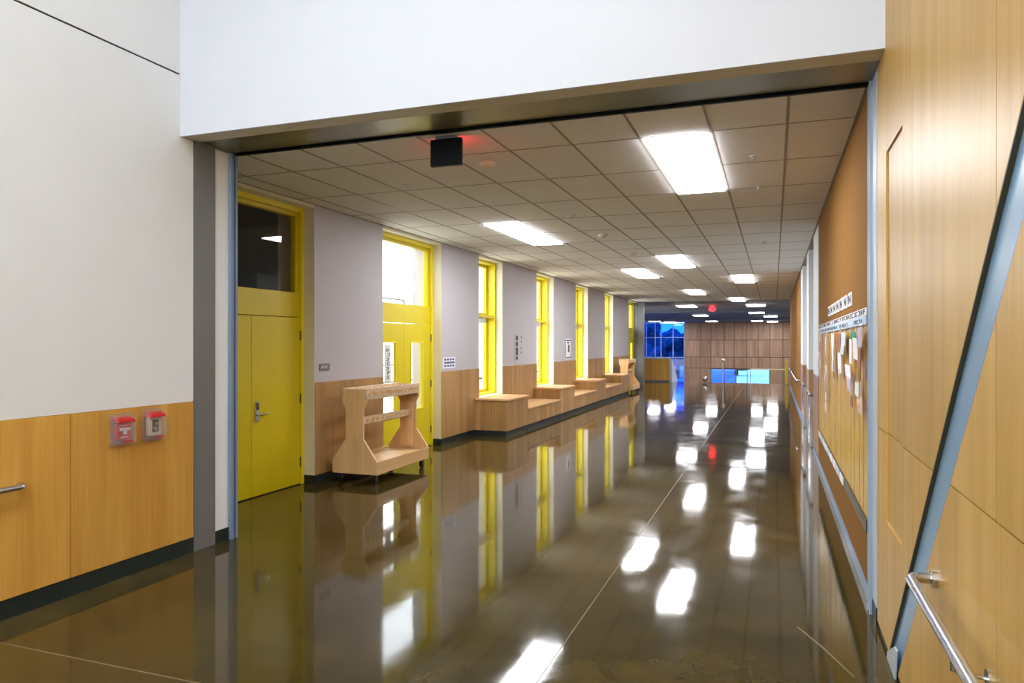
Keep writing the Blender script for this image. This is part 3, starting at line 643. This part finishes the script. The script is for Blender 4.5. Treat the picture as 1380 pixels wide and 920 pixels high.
# ------------------------------------------------------------------ fire alarm stations on the maple wainscot
def alarm(y0, y1, z0, z1, label, red):
    x = XF + .013; yc = (y0 + y1) / 2
    t = empty('fire_alarm_station', (x, yc, z0)); tag(t, label, 'alarm')
    box('back_plate', x, x + .01, y0, y1, z0, z1, 'clearplastic', t, .003)
    if red:
        bdy = box('pull_station', x + .0105, x + .045, y0 + .035, y1 - .03, z0 + .05, z1 - .075, 'red', t, .004)
        prism('pull_handle', [(yc - .045, z0 + .118), (yc + .045, z0 + .118), (yc + .045, z0 + .14), (yc - .045, z0 + .14)], 'x', x + .0455, x + .062, 'white', bdy, .003)
        box('handle_stem', x + .0455, x + .058, yc - .014, yc + .014, z0 + .09, z0 + .117, 'white', bdy, .002)
        for k in range(3): box('print_line', x + .0455, x + .0462, yc - .03 + .004 * k, yc + .03 - .004 * k, z0 + .155 - k * .0, z0 + .157, 'white', bdy) if k == 0 else None
        box('print_line', x + .0455, x + .0462, yc - .035, yc + .035, z0 + .067, z0 + .073, 'white', bdy)
    else:
        bdy = box('call_point', x + .0105, x + .04, y0 + .03, y1 - .03, z0 + .05, z1 - .07, 'beige', t, .004)
        box('dark_window', x + .0405, x + .044, yc - .03, yc + .03, z0 + .075, z0 + .17, 'black', bdy, .002)
        lathe('key_switch', [(.014, 0), (.014, .008)], (x + .0441, yc, z0 + .14), 'chrome', bdy, 14, 'x'); lathe('key_switch', [(.016, 0), (.012, .01)], (x + .0441, yc, z0 + .1), 'chrome', bdy, 14, 'x')
    prism('red_hood', [(x + .0105, z1 - .03), (x + .06, z1 - .045), (x + .075, z1 - .068), (x + .0105, z1 - .068)], 'y', y0 + .025, y1 - .018, 'red', t, .003)
    boxes('clear_cover', [(x + .0105, x + .072, y0 + .012, y0 + .016, z0 + .03, z1 - .02), (x + .0105, x + .072, y1 - .016, y1 - .012, z0 + .03, z1 - .02), (x + .068, x + .072, y0 + .016, y1 - .016, z0 + .03, z1 - .07), (x + .0105, x + .072, y0 + .016, y1 - .016, z0 + .026, z0 + .03)], 'clearplastic', t)
    box('cover_print', x + .0722, x + .0728, y0 + .05, y1 - .04, z0 + .034, z0 + .044, 'red', t)
alarm(3.925, 4.115, .985, 1.232, 'red fire alarm pull station under a clear cover on maple wainscot', True)
alarm(4.215, 4.4, .985, 1.245, 'beige keyed call point under a clear cover with red hood', False)

# ------------------------------------------------------------------ small signs on the corridor wall
def sign(name, label, y0, y1, z0, z1, mat, x=XL):
    t = empty(name, (x, (y0 + y1) / 2, z0)); tag(t, label, 'sign'); box('plate', x + .001, x + .008, y0, y1, z0, z1, mat, t, .001); return t
t = sign('room_sign', 'small dark grey room plate beside the solid yellow door', 7.64, 7.86, 1.4, 1.49, 'grey')
for k in range(3): glyph('letter', XL + .0095, 7.7 + k * .05, 1.43, .03, .035, 'paper', t)
t = sign('wall_notice', 'white notice with blue print beside the glazed yellow double door', 11.22, 11.72, 1.31, 1.5, 'paper')
for k in range(3): 
    for j in range(4): box('print_line', XL + .0081, XL + .0095, 11.26 + j * .11, 11.34 + j * .11 + .02 * (k == 1), 1.335 + .055 * k, 1.37 + .055 * k, 'inkblue', t)
t = sign('wall_poster', 'tall white paper with column of black print past the first window', 14.86, 15.42, 1.33, 1.96, 'lav')
for k, (z, h_) in enumerate(((1.38, .07), (1.48, .17), (1.68, .1), (1.81, .1))):
    box('print_mark', XL + .0081, XL + .0092, 14.93, 15.06, z, z + h_, 'ink', t)
for z in (1.52, 1.62, 1.76, 1.86): box('print_mark', XL + .0081, XL + .0092, 15.25, 15.31, z, z + .035, 'ink', t)
t = sign('wall_poster', 'tall white notice with a thin dark border past the second window', 18.9, 19.56, 1.3, 1.87, 'paper')
boxes('border', [(XL + .0081, XL + .009, 18.93, 18.98, 1.33, 1.84), (XL + .0081, XL + .009, 19.48, 19.53, 1.33, 1.84), (XL + .0081, XL + .009, 18.98, 19.48, 1.33, 1.36), (XL + .0081, XL + .009, 18.98, 19.48, 1.81, 1.84)], 'inkblue', t)
box('print_mark', XL + .0081, XL + .0092, 19.2, 19.35, 1.5, 1.7, 'ink', t); box('print_mark', XL + .0081, XL + .0092, 19.1, 19.3, 1.74, 1.78, 'ink', t)
# sticker on the glazed door
t = empty('door_sticker', (-5.52, 9.69, 1.1)); tag(t, 'white sticker with black doodle marks on the door glass', 'sticker')
box('sheet', -5.555, -5.552, 9.6, 9.8, 1.15, 1.72, 'paper', t)
for k in range(7): glyph('doodle', -5.549, 9.68 + .04 * (k % 2), 1.2 + .07 * k, .07, .045, 'ink', t)

# ------------------------------------------------------------------ far hall
fw = empty('wall_far', (-3, 62, -1.6)); struct(fw, 'wood panelled far wall with low window band', 'wall')
box('core', -7.1, 4, 62.06, 62.2, -.41, H + .02, 'dkmetal', fw); box('core', -7.1, -4.94, 62.06, 62.2, -1.6, -.41, 'dkmetal', fw); box('core', -.34, 4, 62.06, 62.2, -1.6, -.41, 'dkmetal', fw)
zr = [-1.6, -.36, .58, 2.0, H]
xc = [-7.1, -5.78, -4.94, -3.87, -3.1, -2.1, -1.2, -.3, .67, 2.3, 4]
for a, b_ in zip(zr, zr[1:]):
    for x0, x1 in zip(xc, xc[1:]):
        if b_ < 0 and -4.95 <= x0 and x1 <= -.29: continue
        nb = max(1, round((x1 - x0) / .5)); d = (x1 - x0) / nb
        box('wall_panel', x0 + .025, x1 - .025, 62.02, 62.06, a + .025, b_ - .025, 'farwood', fw)
wn = empty('window_5', (-2.64, 62.1, -1.6)); struct(wn, 'low band of dusk tinted and pale glass in the far wood wall', 'window')
for k, (x0, x1, m_) in enumerate(((-4.94, -3.87, 'duskglass'), (-3.87, -2.93, 'duskglass'), (-2.93, -2.06, 'paleglass'), (-2.06, -.34, 'paleglass'))):
    box('pane', x0 + .03, x1 - .03, 62.1, 62.11, -1.57, -.44, m_, wn)
    boxes('frame', [(x0, x0 + .03, 62.07, 62.15, -1.6, -.41), (x1 - .03, x1, 62.07, 62.15, -1.6, -.41), (x0 + .03, x1 - .03, 62.07, 62.15, -1.6, -1.57), (x0 + .03, x1 - .03, 62.07, 62.15, -.44, -.41)], 'dkmetal', wn)
wn = empty('window_6', (-10.5, 62.1, -1.6)); struct(wn, 'curtain wall of glass tinted with blue dusk light at the far end', 'window')
vx = [-14, -12.4, -11.4, -10.3, -9.54, -9.05, -8.04, -7.12]; vz = [-1.6, -.2, .5, 2.19, H]
for x in vx: box('mullion', x - .03, x + .03, 62.0, 62.14, -1.6, H, 'mullion', wn)
for z in vz[:-1]: box('mullion', -14, -7.12, 62.01, 62.13, z, z + .06, 'mullion', wn)
for a, b_ in zip(vx, vx[1:]):
    for c_, d_ in zip(vz, vz[1:]): box('pane', a + .03, b_ - .03, 62.06, 62.07, c_ + .06, d_, 'duskglass', wn)
for x0, x1, y0, y1, lab in ((-14.2, -14, YE, 62.2, 'left'), (4, 4.2, YE, 62.2, 'right')):
    w = box('wall_far_' + lab, x0, x1, y0, y1, -1.6, H + .2, 'wall'); struct(w, 'plain wall closing the %s of the far hall' % ('window side' if lab == 'left' else 'panelled side'), 'wall')
w = box('wall_hall_return', -14, -5.9, YE - .2, YE, 0, H + .2, 'wall'); struct(w, 'white return wall beside the last yellow door', 'wall')
w = box('wall_hall_return_right', XR + .8, 4, YE - .2, YE, 0, H + .2, 'wall'); struct(w, 'white return wall beside the tan wall end', 'wall')
# guard wall at the floor edge
g = empty('guard_wall', (-5, 32.9, 0)); tag(g, 'low maple panelled guard wall in front of dusk tinted glass', 'guard wall')
for k in range(3): box('guard_panel', -6.9 + .83 * k + .004, -6.07 + .83 * k - .004, 32.82, 32.95, .07, 1.03, 'maple', g, .004)
box('cap', -6.9, -4.41, 32.8, 32.97, 1.031, 1.08, 'greyl', g, .004); box('base', -6.9, -4.41, 32.83, 32.95, 0, .069, 'grey', g)
prism('raking_end', [(32.82, 0), (34.6, -.9), (34.6, .15), (32.82, 1.05)], 'x', -4.405, -4.3, 'greyl', g, .004)
gr = empty('stair_guardrail', (-1, 32.7, 0)); tag(gr, 'pale metal guardrail with posts at the stair edge', 'railing')
for x in (-2.09, -.95): 
    tube('post', [(x, 32.7, 0), (x, 32.7, .92 if x < -2 else .64)], .03 if x < -2 else .014, 'greyl', gr, 12)
lathe('post_cap', [(.03, 0), (.09, .05), (.09, .12), (.04, .17)], (-2.09, 32.7, .9), 'beige', gr, 16)
tube('rail', [(-.95, 32.7, .62), (.45, 32.7, .62)], .025, 'beige', gr, 10)
p = empty('yellow_post', (.5, 32.5, 0)); tag(p, 'yellow post at the right end of the stair guardrail', 'post')
box('shaft', .45, .55, 32.45, 32.55, 0.01, 1.0, 'yellow', p, .006); box('foot', .42, .58, 32.42, 32.58, 0, .0099, 'dkmetal', p)
lm = empty('round_mirror', (-2.86, 32.75, 0)); tag(lm, 'small round convex mirror on a stem at the floor edge', 'mirror')
lathe('mirror_face', [(.12, 0), (.11, -.03), (.07, -.05), (.02, -.06)], (-2.86, 32.73, .17), 'chrome', lm, 20, 'y'); tube('stem', [(-2.86, 32.745, 0), (-2.86, 32.745, .17)], .012, 'dkmetal', lm, 8)

# ------------------------------------------------------------------ outdoors
g = box('ground_outdoors', -70, -5.92, -30, YE - .25, -.3, -.12, 'ground'); struct(g, 'pale paving outside the window wall', 'ground')
g = box('ground_far_outdoors', -60, 40, 62.3, 140, -2.0, -1.7, 'ground'); struct(g, 'pale ground beyond the far glass wall', 'ground')
t = empty('outdoor_railing', (-7.4, 12, -.12)); tag(t, 'thin dark outdoor railing seen through the glazed double door', 'railing')
tube('top_rail', [(-7.4, 11.6, -.12), (-7.4, 11.6, 2.55), (-7.4, 11.65, 2.63), (-7.4, 11.75, 2.66), (-7.4, 13.6, 2.66)], .02, 'dkmetal', t, 8)
for y in (13.6, 15.4): tube('post', [(-7.4, y, -.12), (-7.4, y, 2.66)], .02, 'dkmetal', t, 8)
tube('mid_rail', [(-7.4, 11.6, .95), (-7.4, 15.4, .95)], .02, 'dkmetal', t, 8); tube('mid_rail', [(-7.4, 11.6, 1.3), (-7.4, 15.4, 1.3)], .015, 'dkmetal', t, 8)
def tree(x, y, h_, r, label):
    t = empty('tree', (x, y, -1.7)); tag(t, label, 'tree', 'trees outside the far glass')
    tube('trunk', [(x, y, -1.7), (x + .1, y, h_ * .3 - 1.7), (x - .1, y + .1, h_ * .7 - 1.7)], [.25, .18, .08], 'bark', t, 8)
    bm = bmesh.new()
    for k in range(26):
        a, b_ = random.random() * 6.28, random.random(); q = Vector((math.cos(a) * r * b_, math.sin(a) * r * b_, h_ * (.35 + .6 * random.random())))
        d = bmesh.ops.create_icosphere(bm, subdivisions=2, radius=r * (.25 + .2 * random.random()))['verts']
        for v in d: v.co = v.co * (1 + .25 * random.uniform(-1, 1)) + q
    finish('crown', bm, 'leaf', t, (x, y, -1.7), False)
tree(-13.6, 80, 6.2, 2.8, 'broad leafy tree behind the dusk tinted glass curtain wall'); tree(-20.5, 82, 7.5, 3.0, 'tallest leafy tree behind the dusk tinted glass curtain wall'); tree(-9, 72.5, 4.6, 2.2, 'low leafy tree behind the dusk tinted glass next to the wood wall'); tree(-3.8, 80, 3.2, 2.2, 'low bushy tree behind the window band of the wood wall')
